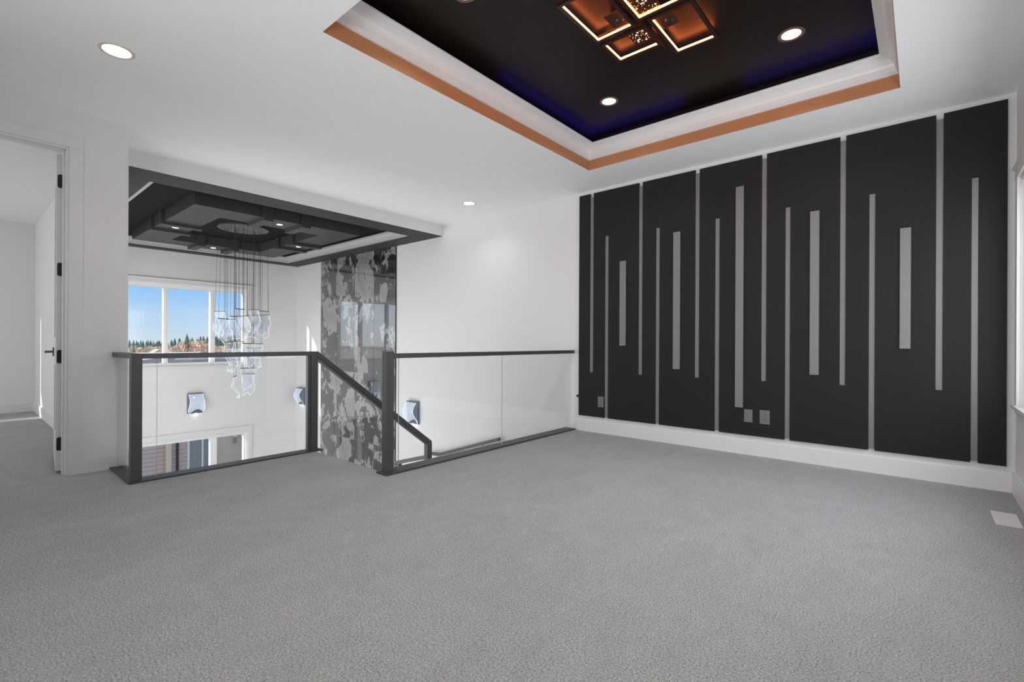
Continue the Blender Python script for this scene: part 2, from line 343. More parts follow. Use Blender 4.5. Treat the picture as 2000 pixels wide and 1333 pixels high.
# tray: copper band on the inner faces, crown moulding, dark recess
t_ = 0.004
struct('trim_1', [(TX0-t_, TX0+0.001, TY0, TY1, ZC+0.001, zc1), (TX1-0.001, TX1+t_, TY0, TY1, ZC+0.001, zc1), (TX0, TX1, TY0-t_, TY0+0.001, ZC+0.001, zc1), (TX0, TX1, TY1-0.001, TY1+t_, ZC+0.001, zc1)], M['copper'])
def rect_sweep(bm, x0, x1, y0, y1, prof, closed=False):
    """sweep a profile of (inset, z) round a rectangle, mitred"""
    R = []
    for d, z in prof:
        R.append([bm.verts.new((x0+d, y0+d, z)), bm.verts.new((x1-d, y0+d, z)), bm.verts.new((x1-d, y1-d, z)), bm.verts.new((x0+d, y1-d, z))])
    n = len(R)
    for k in range(n if closed else n-1):
        a, b_ = R[k], R[(k+1) % n]
        for i in range(4): bm.faces.new((a[i], a[(i+1) % 4], b_[(i+1) % 4], b_[i]))
bm = bmesh.new()
cz = zc1
prof = [(-0.02, cz), (0.012, cz), (0.012, cz+0.010), (0.018, cz+0.012), (0.018, cz+0.020), (0.022, cz+0.022), (0.024, cz+0.032), (0.028, cz+0.050), (0.036, cz+0.068), (0.048, cz+0.085), (0.064, cz+0.098), (0.085, cz+0.107), (0.097, cz+0.110), (0.099, cz+0.116), (0.106, cz+0.117), (0.106, cz+0.125), (-0.02, cz+0.125)]
rect_sweep(bm, TX0, TX1, TY0, TY1, prof, True)
obj('trim_2', bm, M['trim'])['kind'] = 'structure'
zr = 3.005
struct('ceiling', [(TX0-0.02, TX1+0.02, TY0-0.02, TY1+0.02, zr, zr+0.08),
                   (TX0-0.05, TX0-0.005, TY0-0.05, TY1+0.05, cz+0.125, zr), (TX1+0.005, TX1+0.05, TY0-0.05, TY1+0.05, cz+0.125, zr),
                   (TX0-0.005, TX1+0.005, TY0-0.05, TY0-0.005, cz+0.125, zr), (TX0-0.005, TX1+0.005, TY1+0.005, TY1+0.05, cz+0.125, zr)], M['dark'])
# stairwell soffit: white fascia, black frame, crown, dark recess
SX0, SX1, SY0, SY1 = -9.66, -5.69, 1.235, 4.37
struct('wall_fascia', [(XF-0.03, XF, YS-0.002, YB, 2.545, ZC+0.095)], M['wall'])
struct('trim_3', [(XW, SX0, YS, YB, 2.54, 2.72), (SX1, XF-0.0, YS, YB, 2.54, 2.545), (SX1, XF-0.03, YS, YB, 2.545, 2.72), (SX0, SX1, YS, SY0, 2.54, 2.72), (SX0, SX1, SY1, YB, 2.54, 2.72)], M['cblack'])
bm = bmesh.new()
p = [(-0.004, 2.557), (0.045, 2.557), (0.047, 2.566), (0.051, 2.570), (0.053, 2.586), (0.060, 2.606), (0.074, 2.624), (0.090, 2.636), (0.106, 2.642), (0.108, 2.664), (-0.004, 2.664)]
rect_sweep(bm, SX0, SX1, SY0, SY1, p, True)
obj('trim_4', bm, M['silver'])['kind'] = 'structure'
struct('ceiling', [(SX0-0.02, SX1+0.02, SY0-0.02, SY1+0.02, 2.68, 2.72)], M['cdeep'])

# baseboards
def baseboard(name, x0, x1, y0, y1, h=0.135, face='y-'):
    bm = bmesh.new()
    box(bm, x0, x1, y0, y1, 0, h-0.012)
    k = 0.005
    if face == 'y-': box(bm, x0, x1, y0+k, y1, h-0.012, h)
    elif face == 'x+': box(bm, x0, x1-k, y0, y1, h-0.012, h)
    else: box(bm, x0+k, x1, y0, y1, h-0.012, h)
    obj(name, bm, M['trim'])['kind'] = 'structure'
baseboard('baseboard_back', -2.985, XR-0.018, YB-0.022, YB, 0.14)
baseboard('baseboard_right', XR-0.018, XR, YF, YB, 0.14, 'x-')
baseboard('baseboard_left', XD, XD+0.014, 0.628, 0.785, 0.115, 'x+')
baseboard('baseboard_left', XD, XD+0.014, YF, -0.46, 0.115, 'x+')
baseboard('baseboard_bedroom', -9.47, -4.9, 0.732, 0.75, 0.13, 'y-')
baseboard('baseboard_bedroom', -9.47, -9.452, -3.4, 0.732, 0.13, 'x+')
# door casing with a stepped inner edge
bm = bmesh.new()
box(bm, XD, XD+0.016, 0.55, 0.628, 0, 2.42); box(bm, XD, XD+0.016, -0.456, -0.38, 0, 2.42); box(bm, XD, XD+0.018, -0.456, 0.628, 2.42, 2.50)
box(bm, XD-0.12, XD+0.006, 0.535, 0.552, 0, 2.42); box(bm, XD-0.12, XD+0.006, -0.382, -0.365, 0, 2.42); box(bm, XD-0.12, XD+0.006, -0.365, 0.535, 2.404, 2.422)
box(bm, XD-0.075, XD-0.035, 0.523, 0.536, 0, 2.404); box(bm, XD-0.075, XD-0.035, -0.366, -0.353, 0, 2.404); box(bm, XD-0.075, XD-0.035, -0.353, 0.523, 2.392, 2.405)
obj('trim_5', bm, M['trim'], bevel=0.002)['kind'] = 'structure'

# ---------------------------------------------------------------- windows
def window(name, plane, axis, a0, a1, z0, z1, muls, side, casing=None, sill=False, depth=0.12):
    """plane: coordinate of the wall face towards the room; side: +1 if the room lies on the + side"""
    o = group_struct(name, (plane, (a0+a1)/2, z0) if axis == 'x' else ((a0+a1)/2, plane, z0))
    def bx(bm, d0, d1, b0, b1, zz0, zz1):
        lo, hi = sorted((plane + side*d0, plane + side*d1))
        if axis == 'x': box(bm, lo, hi, b0, b1, zz0, zz1)
        else: box(bm, b0, b1, lo, hi, zz0, zz1)
    f = 0.06
    bm = bmesh.new()
    for r in ((a0, a0+f, z0, z1), (a1-f, a1, z0, z1), (a0+f, a1-f, z0, z0+f), (a0+f, a1-f, z1-f, z1)): bx(bm, -depth, -0.03, *r)
    obj('frame', bm, M['vinyl'], o, bevel=0.004)
    ed = [a0+f]
    for c, w in muls:
        bm = bmesh.new(); bx(bm, -depth, -0.03, c-w/2, c+w/2, z0+f, z1-f); bx(bm, -depth-0.001, -0.024, c-0.004, c+0.004, z0+f, z1-f)
        obj('mullion', bm, M['vinyl'], o, bevel=0.003); ed += [c-w/2, c+w/2]
    ed.append(a1-f)
    for i in range(0, len(ed), 2):
        bm = bmesh.new(); bx(bm, -0.088, -0.082, ed[i], ed[i+1], z0+f, z1-f); obj('pane', bm, M['pane'], o)
    if casing:
        c = casing; bm = bmesh.new()
        bx(bm, 0, 0.018, a0-c, a0, z0, z1+c); bx(bm, 0, 0.018, a1, a1+c, z0, z1+c); bx(bm, 0, 0.020, a0-c, a1+c, z1+0.018, z1+c+0.018)
        bx(bm, 0, 0.030, a0-c-0.02, a1+c+0.035, z1+c+0.012, z1+c+0.026)
        obj('casing', bm, M['trim'], o, bevel=0.002)
    if sill:
        bm = bmesh.new(); bx(bm, -0.03, 0.035, a0-0.08, a1+0.08, z0-0.02, z0+0.004); bx(bm, 0, 0.016, a0-0.07, a1+0.07, z0-0.048, z0-0.02)
        obj('sill', bm, M['trim'], o, bevel=0.002)
    return o
window('window_1', XW, 'x', 1.81, 3.675, 0.545, 1.965, [(2.381, 0.066), (3.101, 0.075)], 1, 0.075, True)
window('window_2', XW, 'x', 1.81, 3.70, -2.30, -0.735, [(3.125, 0.109)], 1, 0.08, True)
window('window_3', XR, 'x', 2.20, 4.46, 0.60, 2.06, [(3.33, 0.07)], -1, 0.075, True)
window('window_4', -9.47, 'x', -2.80, -0.65, 0.79, 2.15, [], 1, 0.07, True)
tag(boxes('sun_trimming_blind', [(-9.462, -9.457, -2.795, -0.82, 1.08, 2.14), (-9.468, -9.45, -2.795, -0.82, 1.06, 1.08)], M['blind']), 'unseen white blind added in the bedroom window to narrow the sun to streaks', 'blind')  # out of view, added so its gaps let thin sun streaks through

# ---------------------------------------------------------------- bedroom door
D0 = Vector((-4.905, 0.497, 0)); D1 = Vector((-5.665, 0.563, 0))
dl = (D1-D0).normalized(); dn = Vector((-dl.y, dl.x, 0))
if dn.y > 0: dn = -dn                                  # dn points to the visible face (towards -y)
door = group_struct('door_1', (D0.x, D0.y, 0.02))
def dbox(bm, s0, s1, n0, n1, z0, z1):
    vs = []
    for z in (z0, z1):
        for n in (n0, n1):
            for s in (s0, s1): vs.append(bm.verts.new(D0 + dl*s + dn*n + Vector((0, 0, z))))
    for q in ((0, 2, 3, 1), (4, 5, 7, 6), (0, 1, 5, 4), (2, 6, 7, 3), (0, 4, 6, 2), (1, 3, 7, 5)): bm.faces.new([vs[i] for i in q])
bm = bmesh.new(); LW = 0.763; T = 0.042
for s0, s1, z0, z1 in ((0, 0.11, 0.02, 2.39), (LW-0.11, LW, 0.02, 2.39), (0.11, LW-0.11, 0.02, 0.24), (0.11, LW-0.11, 0.80, 1.02), (0.11, LW-0.11, 2.27, 2.39)): dbox(bm, s0, s1, -T, 0, z0, z1)
obj('leaf', bm, M['trim'], door, bevel=0.002)
for z0, z1 in ((0.24, 0.80), (1.02, 2.27)):
    bm = bmesh.new(); dbox(bm, 0.108, LW-0.108, -T+0.010, -0.010, z0, z1); obj('panel', bm, M['trim'], door)
for z in (2.188, 1.528, 0.875, 0.221):
    bm = bmesh.new()
    # leaf plate with rounded outer corners on the door's edge
    pts = []
    for (cx, cz_, a0) in ((-0.008, z-0.038, -90), (-0.008, z+0.038, 0)): pass
    w0, w1, h, r = 0.004, 0.036, 0.050, 0.012
    out = [(w0, -h), (w1-r, -h)] + [(w1-r+r*math.sin(a), -h+r-r*math.cos(a)) for a in (0.52, 1.05)] + [(w1, -h+r), (w1, h-r)] + [(w1-r+r*math.cos(a), h-r+r*math.sin(a)) for a in (0.52, 1.05)] + [(w1-r, h), (w0, h)]
    A = [bm.verts.new(D0 - dl*0.003 - dn*(T-0.0) + dn*(q0) + Vector((0, 0, z+q1))) for q0, q1 in out]
    Bv = [bm.verts.new(D0 + dl*0.001 - dn*(T-0.0) + dn*(q0) + Vector((0, 0, z+q1))) for q0, q1 in out]
    nn = len(out); bm.faces.new(A); bm.faces.new(Bv[::-1])
    for i in range(nn): bm.faces.new((A[i], A[(i+1) % nn], Bv[(i+1) % nn], Bv[i]))
    c = D0 - dl*0.004 - dn*T
    for k in (-2, 0, 2): tube(bm, c + Vector((0, 0, z+k*0.02-0.010)), c + Vector((0, 0, z+k*0.02+0.010)), 0.0075, 10)
    tube(bm, c + Vector((0, 0, z-0.054)), c + Vector((0, 0, z+0.054)), 0.004, 8)
    obj('hinge', bm, M['hinge'], door)
bm = bmesh.new()
hs = LW - 0.06
dbox(bm, hs-0.032, hs+0.032, 0, 0.010, 0.90-0.036, 0.90+0.036)
c = D0 + dl*hs + Vector((0, 0, 0.90))
tube(bm, c, c + dn*0.048, 0.010, 12)
dbox(bm, hs-0.12, hs+0.010, 0.042, 0.058, 0.891, 0.909)
obj('handle', bm, M['steel'], door)

# ---------------------------------------------------------------- accent wall
YP, ZP0, ZP1, XP0, XP1 = 4.625, 0.174, 2.658, -2.962, 0.436
S = [('t',-2.822,-2.776,0.661,2.646),('b',-2.633,-2.589,0.177,2.160),('i',-2.447,-2.376,0.966,1.865),('t',-2.238,-2.195,0.664,2.644),('b',-2.051,-2.010,0.179,2.165),('i',-1.865,-1.796,0.740,2.088),
     ('t',-1.657,-1.615,0.668,2.645),('b',-1.472,-1.430,0.184,2.164),('i',-1.287,-1.220,0.419,2.415),('t',-1.077,-1.035,0.667,2.649),('b',-0.892,-0.852,0.185,2.166),('i',-0.707,-0.642,0.740,2.091),
     ('t',-0.504,-0.463,0.666,2.629),('b',-0.316,-0.275,0.179,2.165),('i',-0.128,-0.064,0.963,1.865),('t',0.073,0.115,0.669,2.623),('b',0.259,0.298,0.181,2.152)]
aw = thing('wall_panelling', (-1.26, YB, ZP0), 'matte black wall panelling with grey vertical battens of staggered length', 'wall panelling')
bm = bmesh.new(); x = XP0
PY0 = YB - 0.003
for k, a, b_, z0, z1 in S:
    if k == 'i': continue
    box(bm, x, a, YP, PY0, ZP0, ZP1)
    if k == 't': box(bm, a, b_, YP, PY0, ZP0, 0.665)
    else: box(bm, a, b_, YP, PY0, 2.164, ZP1)
    x = b_
box(bm, x, XP1, YP, PY0, ZP0, ZP1)
bmesh.ops.remove_doubles(bm, verts=bm.verts, dist=1e-5)
obj('panel', bm, M['black'], aw)
for k, a, b_, z0, z1 in S:
    if k == 'i': o = boxes('batten', [(a, b_, YP-0.014, YP, z0, z1)], M['batten'], aw, bevel=0.002)
    elif k == 't': o = boxes('batten', [(a+0.0015, b_-0.0015, YP+0.008, PY0, 0.667, ZP1-0.034)], M['batten'], aw, bevel=0.0015)
    else: o = boxes('batten', [(a+0.0015, b_-0.0015, YP+0.008, PY0, ZP0+0.012, 2.162)], M['batten'], aw, bevel=0.0015)

# wall plates
def plate(name, xa, xb, z0, z1, label, cat, sockets):
    t = thing(name, ((xa+xb)/2, YP, z0), label, cat)
    boxes('cover', [(xa, xb, YP-0.006, YP-0.0005, z0, z1)], M['plate'], t, bevel=0.002)
    if sockets:
        xm = (xa+xb)/2; zm = (z0+z1)/2
        boxes('insert', [(xm-0.017, xm+0.017, YP-0.009, YP-0.006, zm-0.034, zm+0.034)], M['plate'], t, bevel=0.001)
        bm = bmesh.new()
        for dz in (-0.017, 0.017):
            for dx in (-0.0065, 0.0065): box(bm, xm+dx-0.0012, xm+dx+0.0012, YP-0.0095, YP-0.0089, zm+dz-0.001, zm+dz+0.008)
            tube(bm, (xm, YP-0.0095, zm+dz-0.008), (xm, YP-0.0089, zm+dz-0.008), 0.0025, 8)
        obj('slots', bm, M['slot'], t)
    return t
plate('wall_outlet', -2.709, -2.638, 0.287, 0.405, 'grey wall outlet by the second batten, at the railing end of the black panelling', 'outlet', True)
plate('blank_plate', -1.211, -1.141, 0.293, 0.407, 'plain grey cover plate below the longest wide batten', 'cover plate', False)
plate('wall_outlet', -1.083, -1.003, 0.289, 0.412, 'grey wall outlet beside the plain cover plate', 'outlet', True)
bm = bmesh.new(); tube(bm, (-2.975, YB-0.002, 0.39), (-2.975, YB-0.02, 0.39), 0.006, 10); tube(bm, (-2.975, YB-0.02, 0.39), (-2.975, YB-0.032, 0.39), 0.014, 14)
tag(obj('door_stop', bm, M['hinge']), 'small black knob on the white wall at the edge of the black panelling', 'knob')

# floor vent
fv = thing('floor_vent', (0.366, 3.90, 0), 'white metal floor register set in the carpet by the corner', 'vent')
bm = bmesh.new(); vx0, vx1, vy0, vy1 = 0.313, 0.421, 3.77, 4.035
for b in ((vx0, vx0+0.016, vy0, vy1), (vx1-0.016, vx1, vy0, vy1), (vx0+0.016, vx1-0.016, vy0, vy0+0.018), (vx0+0.016, vx1-0.016, vy1-0.018, vy1)): box(bm, *b, 0.0, 0.007)
obj('frame', bm, M['vent'], fv)
bm = bmesh.new(); n = 22
for i in range(n):
    y = vy0 + 0.018 + (i+0.5)*(vy1-vy0-0.036)/n
    box(bm, vx0+0.016, vx1-0.016, y-0.0042, y+0.0042, 0.0005, 0.0055)
o = obj('slats', bm, M['vent'], fv); o['kind'] = 'stuff'

# ---------------------------------------------------------------- recessed lights
def downlight(c, z, r, label, group, lampm=None, ringm=None, q=0.80):
    t = thing('recessed_light', (c[0], c[1], z-0.004), label, 'ceiling light', group)
    bm = bmesh.new(); ring(bm, c, r*q, r, z-0.005, z+0.0, 36); obj('trim_ring', bm, ringm or M['lampring'], t)
    bm = bmesh.new(); disc(bm, c, r*q, z-0.0025, z-0.0005, 36); obj('lens', bm, lampm or M['lamp'], t)
downlight((-3.594, 0.619), ZC, 0.085, 'round recessed light in the white ceiling in front of the bedroom door', 'lights in the white ceiling')
downlight((-4.220, 4.105), ZC, 0.085, 'round recessed light in the white ceiling near the stair soffit', 'lights in the white ceiling')
for c, l in (((-1.98, 3.535), 'recessed light in the dark tray, nearest its corner towards the stairs'), ((-0.650, 3.525), 'recessed light in the dark tray above the right end of the black panelling'),
             ((-2.00, 1.90), 'recessed light in the dark tray, half cut by the top edge'), ((-0.650, 1.90), 'recessed light in the dark tray nearest the camera')):
    downlight(c, zr, 0.078, l, 'lights in the dark tray', None, M['lampring_dark'], 0.72)

# blue light strips on top of the crown
zb = cz+0.126; i0 = 0.012
for x0, x1, xa, xb, lab in ((TX0+i0, TX0+i0+0.012, TX0+i0+0.012, TX0+0.95, 'blue light strip glowing on the crown moulding, in the tray corner towards the stairs'), (TX1-i0-0.012, TX1-i0, TX1-0.95, TX1-i0-0.012, 'blue light strip glowing on the crown moulding, in the tray corner by the window wall')):
    tag(boxes('light_strip', [(x0, x1, 2.75, TY1-i0, zb, zb+0.008), (xa, xb, TY1-i0-0.012, TY1-i0, zb, zb+0.008)], M['blue']), lab, 'light strip', 'blue cove strips')

# ---------------------------------------------------------------- orange ceiling lamp
LX, LY = -1.312, 2.715
lampo = thing('ceiling_lamp', (LX, LY, zr), 'orange ceiling lamp of four glowing square frames with star panes', 'ceiling lamp')
zl0, zl1 = 2.952, 2.972
def sqframe(x0, x1, y0, y1):
    w = 0.022; bm = bmesh.new()
    for b in ((x0, x0+w, y0, y1), (x1-w, x1, y0, y1), (x0+w, x1-w, y0, y0+w), (x0+w, x1-w, y1-w, y1)): box(bm, *b, zl0, zl1)
    f = obj('square_frame', bm, M['frame'], lampo)
    bm = bmesh.new(); e_ = 0.002
    for b in ((x0+w, x0+w+e_, y0+w, y1-w), (x1-w-e_, x1-w, y0+w, y1-w), (x0+w+e_, x1-w-e_, y0+w, y0+w+e_), (x0+w+e_, x1-w-e_, y1-w-e_, y1-w)): box(bm, *b, zl0+0.006, zl1-0.003)
    obj('light_strip', bm, M['orange'], f)
FR = [(-1.622, -1.345, 2.28, 2.735), (-1.270, -0.995, 2.725, 3.180), (-1.612, -1.300, 2.765, 3.020), (-1.322, -1.000, 2.43, 2.705)]
for r_ in FR: sqframe(*r_)
# mount with arms and four pane quarters
boxes('mount', [(LX-0.13, LX+0.13, LY-0.13, LY+0.13, 2.983, zr-0.001), (LX-0.30, LX+0.30, LY-0.012, LY+0.012, 2.979, 2.9835), (LX-0.012, LX+0.012, LY-0.40, LY+0.40, 2.979, 2.9835)], M['frame'], lampo)
def quarter(x0, x1, y0, y1, stars):
    pz = 2.966
    q = boxes('pane', [(x0, x1, y0, y1, pz, pz+0.006), ((x0+x1)/2-0.008, (x0+x1)/2+0.008, (y0+y1)/2-0.008, (y0+y1)/2+0.008, pz+0.006, 2.984)], M['mirror'], lampo)
    bm = bmesh.new()
    if stars:
        rnd = random.Random(int(abs(x0*1000)))
        pts = []
        while len(pts) < 26:
            p_ = (rnd.uniform(x0+0.010, x1-0.010), rnd.uniform(y0+0.010, y1-0.010))
            if all((p_[0]-o_[0])**2 + (p_[1]-o_[1])**2 > 0.012**2 for o_ in pts): pts.append(p_)
        for i, (px, py) in enumerate(pts):
            if i < 8:
                st = [(px + (0.0062 if k % 2 == 0 else 0.0028)*math.cos(k*pi/5), py + (0.0062 if k % 2 == 0 else 0.0028)*math.sin(k*pi/5)) for k in range(10)]
                prism(bm, st, 'z', pz-0.001, pz)
            else: disc(bm, (px, py), 0.0014, pz-0.001, pz, 8)
        obj('stars', bm, M['star'], q)['kind'] = 'stuff'
    else:
        cx_, cy_ = (x0+x1)/2, (y0+y1)/2
        tube(bm, (cx_, cy_, pz-0.006), (cx_, cy_, pz), 0.007, 10); obj('screw', bm, M['steel'], q); bm = bmesh.new(); tube(bm, (cx_+0.03, cy_+0.02, pz-0.004), (cx_+0.03, cy_+0.02, pz), 0.004, 8)
        obj('screw', bm, M['steel'], q)
quarter(-1.470, -1.368, 2.555, 2.700, False); quarter(-1.247, -1.135, 2.748, 2.890, False)
quarter(-1.440, -1.325, 2.790, 2.925, True); quarter(-1.298, -1.165, 2.520, 2.682, True)

# ---------------------------------------------------------------- stairwell ceiling relief
gz0, gz1 = 2.54, 2.68
cf = thing('ceiling_relief', (-7.68, 2.81, gz0), 'dark square ring relief with crossing bars on the stairwell ceiling', 'ceiling relief')
ox0, ox1, oy0, oy1, ix0, ix1, iy0, iy1 = -9.13, -6.235, 1.765, 3.855, -8.72, -6.68, 2.165, 3.455
bm = bmesh.new(); rect_sweep(bm, 0, 0, 0, 0, [(0, 0)])
bm.free(); bm = bmesh.new()
for b in ((ox0, ix0, oy0, oy1), (ix1, ox1, oy0, oy1), (ix0, ix1, oy0, iy0), (ix0, ix1, iy1, oy1)): box(bm, *b, gz0, gz1-0.001)
obj('ring', bm, M['relief'], cf)
ov = 0.04; bz = 2.498
for y0, y1 in ((2.50, 2.615), (2.985, 3.10)):
    for x0, x1 in ((ix1-ov, ox1+ov), (ox0-ov, ix0+ov)): boxes('bar', [(x0, x1, y0, y1, bz, gz1-0.001)], M['relief'], cf, bevel=0.003)
for x0, x1 in ((-7.53, -7.42), (-8.03, -7.92)):
    for y0, y1 in ((oy0-ov, iy0+ov), (iy1-ov, oy1+ov)): boxes('bar', [(x0, x1, y0, y1, bz, gz1-0.001)], M['relief'], cf, bevel=0.003)
for c, l in (((-7.725, 1.965), 'recessed light in the ring relief between two bars, on its bedroom side'), ((-6.45, 2.80), 'recessed light in the ring relief facing the landing'),
             ((-8.93, 2.80), 'recessed light in the ring relief on the window side'), ((-7.725, 3.655), 'recessed light in the ring relief beside the stone wall')):
    downlight(c, gz0, 0.047, l, 'lights in the ring relief', None, M['lampring_dark'], 0.78)

# ---------------------------------------------------------------- chandelier
HX, HY, HZ = -7.66, 2.80, 2.655
ch = thing('chandelier', (HX, HY, HZ), 'chandelier of wavy clear acrylic leaves hanging on thin wires from a round canopy', 'chandelier')
bm = bmesh.new(); disc(bm, (HX, HY), 0.335, HZ, HZ+0.024, 56); obj('canopy', bm, M['disc'], ch)
for i in range(16):
    a = i*2.4; r = 0.29*math.sqrt((i+0.5)/16)
    bm = bmesh.new(); tube(bm, (HX+r*math.cos(a), HY+r*math.sin(a), HZ-0.006), (HX+r*math.cos(a), HY+r*math.sin(a), HZ), 0.006, 8)
    obj('wire_grip', bm, M['hinge'], ch)
def leaf_bm(p, e, nrm, w, h, seed, amp=0.045, bulge=None):
    """wavy sheet hanging from p; e along the bar, nrm across; rim faces get material 1"""
    rnd = random.Random(seed); ph = rnd.uniform(0, 6.28); ph2 = rnd.uniform(0, 6.28); sk = rnd.uniform(-0.03, 0.03); tw = rnd.uniform(-0.5, 0.5)
    bm = bmesh.new(); nu, nv = 8, 14; th = 0.004; bead = 0.0019 if bulge is None else 0.0030
    G = []
    for s in (-1, 1):
        R = []
        for j in range(nv+1):
            v = j/nv; row = []
            wl = w*(1 + 0.20*math.sin(4.4*v+ph2)*v)*(1 - 0.25*max(0, v-0.82)/0.18)
            sh = sk*v + 0.016*math.sin(4.2*v + ph)*v
            for i in range(nu+1):
                u = i/nu - 0.5
                off = amp*math.sin(5.6*v+ph)*min(1, v*2.2) + 0.018*math.sin(5*u+ph2)*v + tw*0.05*u*v
                if bulge is not None: off = bulge*math.sin(pi*1.30*v)*(1.0 if v < 0.77 else 0.75) + 0.012*math.sin(5*u+ph2)*v; sh = 0.015*v
                dz = -h*v - (0.020*math.sin(6*u+ph)*v)
                row.append(bm.verts.new(p + e*(u*wl + sh) + nrm*(off + s*th/2) + Vector((0, 0, dz))))
            R.append(row)
        G.append(R)
    for s in (0, 1):
        for j in range(nv):
            for i in range(nu):
                q = (G[s][j][i], G[s][j][i+1], G[s][j+1][i+1], G[s][j+1][i]); bm.faces.new(q if s else q[::-1])
    rim = [(j, 0) for j in range(nv)] + [(nv, i) for i in range(nu)] + [(j, nu) for j in range(nv, 0, -1)] + [(0, i) for i in range(nu, 0, -1)]
    n_ = len(rim)
    for k in range(n_):
        (j0, i0_), (j1, i1_) = rim[k], rim[(k+1) % n_]
        f = bm.faces.new((G[0][j0][i0_], G[1][j0][i0_], G[1][j1][i1_], G[0][j1][i1_])); f.material_index = 1
    # rounded bright rim bead
    for k in range(n_):
        (j0, i0_), (j1, i1_) = rim[k], rim[(k+1) % n_]
        a = (G[0][j0][i0_].co + G[1][j0][i0_].co)/2; b_ = (G[0][j1][i1_].co + G[1][j1][i1_].co)/2
        if (b_-a).length > 1e-5: tube(bm, a, b_, bead, 5, 1)
    return bm
PEND = [(-7.714,2.505,1.421,0.084),(-7.627,2.521,1.316,0.048),(-7.670,2.628,1.310,0.098),(-7.533,2.644,1.349,0.058),(-7.447,2.717,1.357,0.084),(-7.627,2.741,1.465,0.042),(-7.816,2.972,1.388,0.100),(-7.705,3.025,1.384,0.096),
        (-7.610,3.082,1.393,0.126),(-7.493,3.026,1.442,0.049),(-7.626,2.936,1.463,0.060),(-7.622,2.607,0.981,0.139),(-7.521,2.687,0.987,0.099),(-7.448,2.784,0.960,0.056),(-7.480,2.933,0.956,0.112),(-7.800,3.000,0.889,0.204),
        (-7.852,2.703,0.885,0.107),(-7.787,2.913,0.583,0.178),(-7.778,2.923,0.497,0.157),(-7.549,2.654,0.486,0.030)]
for i, (x, y, z, w) in enumerate(PEND):
    d = Vector((x, y, 0)).normalized(); pe = Vector((-d.y, d.x, 0))
    if pe.y < 0: pe = -pe
    ln = 0.205; ca = max(0.62, min(1.0, w/ln)) if i < 19 else 0.15; sa = math.sqrt(1-ca*ca) * (1 if i % 2 else -1)
    ed = (pe*ca + d*sa).normalized(); nr = Vector((-ed.y, ed.x, 0))
    c = Vector((x, y, z))
    bm = bmesh.new(); bar(bm, c - ed*ln/2, c + ed*ln/2, 0.014, 0.012)
    h = obj('hanging_bar', bm, M['brass'], ch)
    bm = bmesh.new()
    for s in (-1, 1):
        pt = c + ed*s*ln*0.44
        top = Vector((pt.x, pt.y, HZ)); off = Vector((top.x-HX, top.y-HY, 0))
        if off.length > 0.32: off *= 0.32/off.length
        top = Vector((HX+off.x, HY+off.y, HZ))
        mid = (pt+top)/2 + Vector((random.uniform(-.006, .006), random.uniform(-.006, .006), 0))
        tube(bm, pt, mid, 0.0017, 5); tube(bm, mid, top, 0.0017, 5)
    obj('wire', bm, M['wire'], h)
    obj('acrylic_leaf', leaf_bm(c - Vector((0, 0, 0.006)), ed, nr, ln*0.95, 0.33 if z > 0.6 else 0.30, 100+i, 0.036 if i < 19 else 0.045), [M['leaf'], M['edge']], h)

# ---------------------------------------------------------------- sconces
def sconce(label, base, e, nr, w, h):
    """base: top corner on the wall; e along the wall, nr out of the wall"""
    base = Vector(base); e = Vector(e); nr = Vector(nr)
    t = thing('wall_sconce', base - Vector((0, 0, h)), label, 'wall lamp', 'wavy acrylic wall sconces')
    bm = bmesh.new(); c = base + e*w/2 + nr*0.022
    bar(bm, c - Vector((0, 0, h)), c, 0.044, w, 0, up=e) if abs(nr.x) > 0.5 else bar(bm, c - Vector((0, 0, h)), c, w, 0.044, 0, up=nr)
    obj('back_box', bm, M['sconce_box'], t, bevel=0.003)
    bm = bmesh.new(); c2 = base + nr*0.045 - Vector((0, 0, 0.008))
    a, b_ = c2 + e*0.01, c2 + e*(w-0.01)
    bar(bm, a, b_, 0.05, 0.016)
    obj('top_rail', bm, M['sconce_box'], t)
    obj('acrylic_leaf', leaf_bm(base + e*w/2 + nr*0.062 - Vector((0, 0, 0.016)), e, nr, w*0.94, h*0.98, 5, 0.05, 0.066), [M['sconce_leaf'], M['edge']], t)
    bm = bmesh.new(); c3 = base + e*w*0.55 + nr*0.03 - Vector((0, 0, h+0.006)); tube(bm, c3, c3 + Vector((0, 0, 0.005)), 0.02, 16)
    obj('downlight_lens', bm, M['sconce_lamp'], t)
sconce('wavy lit acrylic wall sconce on the stair window wall, under the upper window', (XW, 2.69, 0.062), (0, 1, 0), (1, 0, 0), 0.24, 0.36)
sconce('wavy lit acrylic wall sconce on the white wall beside the sloping handrail', (-6.09, YB, 0.08), (1, 0, 0), (0, -1, 0), 0.25, 0.345)
sconce('wavy lit acrylic wall sconce in the far corner behind the middle post', (-9.74, YB, 0.05), (1, 0, 0), (0, -1, 0), 0.25, 0.345)
bm = bmesh.new(); tube(bm, (XW, 3.764, -0.34), (XW+0.012, 3.764, -0.34), 0.018, 14); tag(obj('wall_sensor', bm, M['vent']), 'tiny round white sensor on the stair window wall', 'sensor')

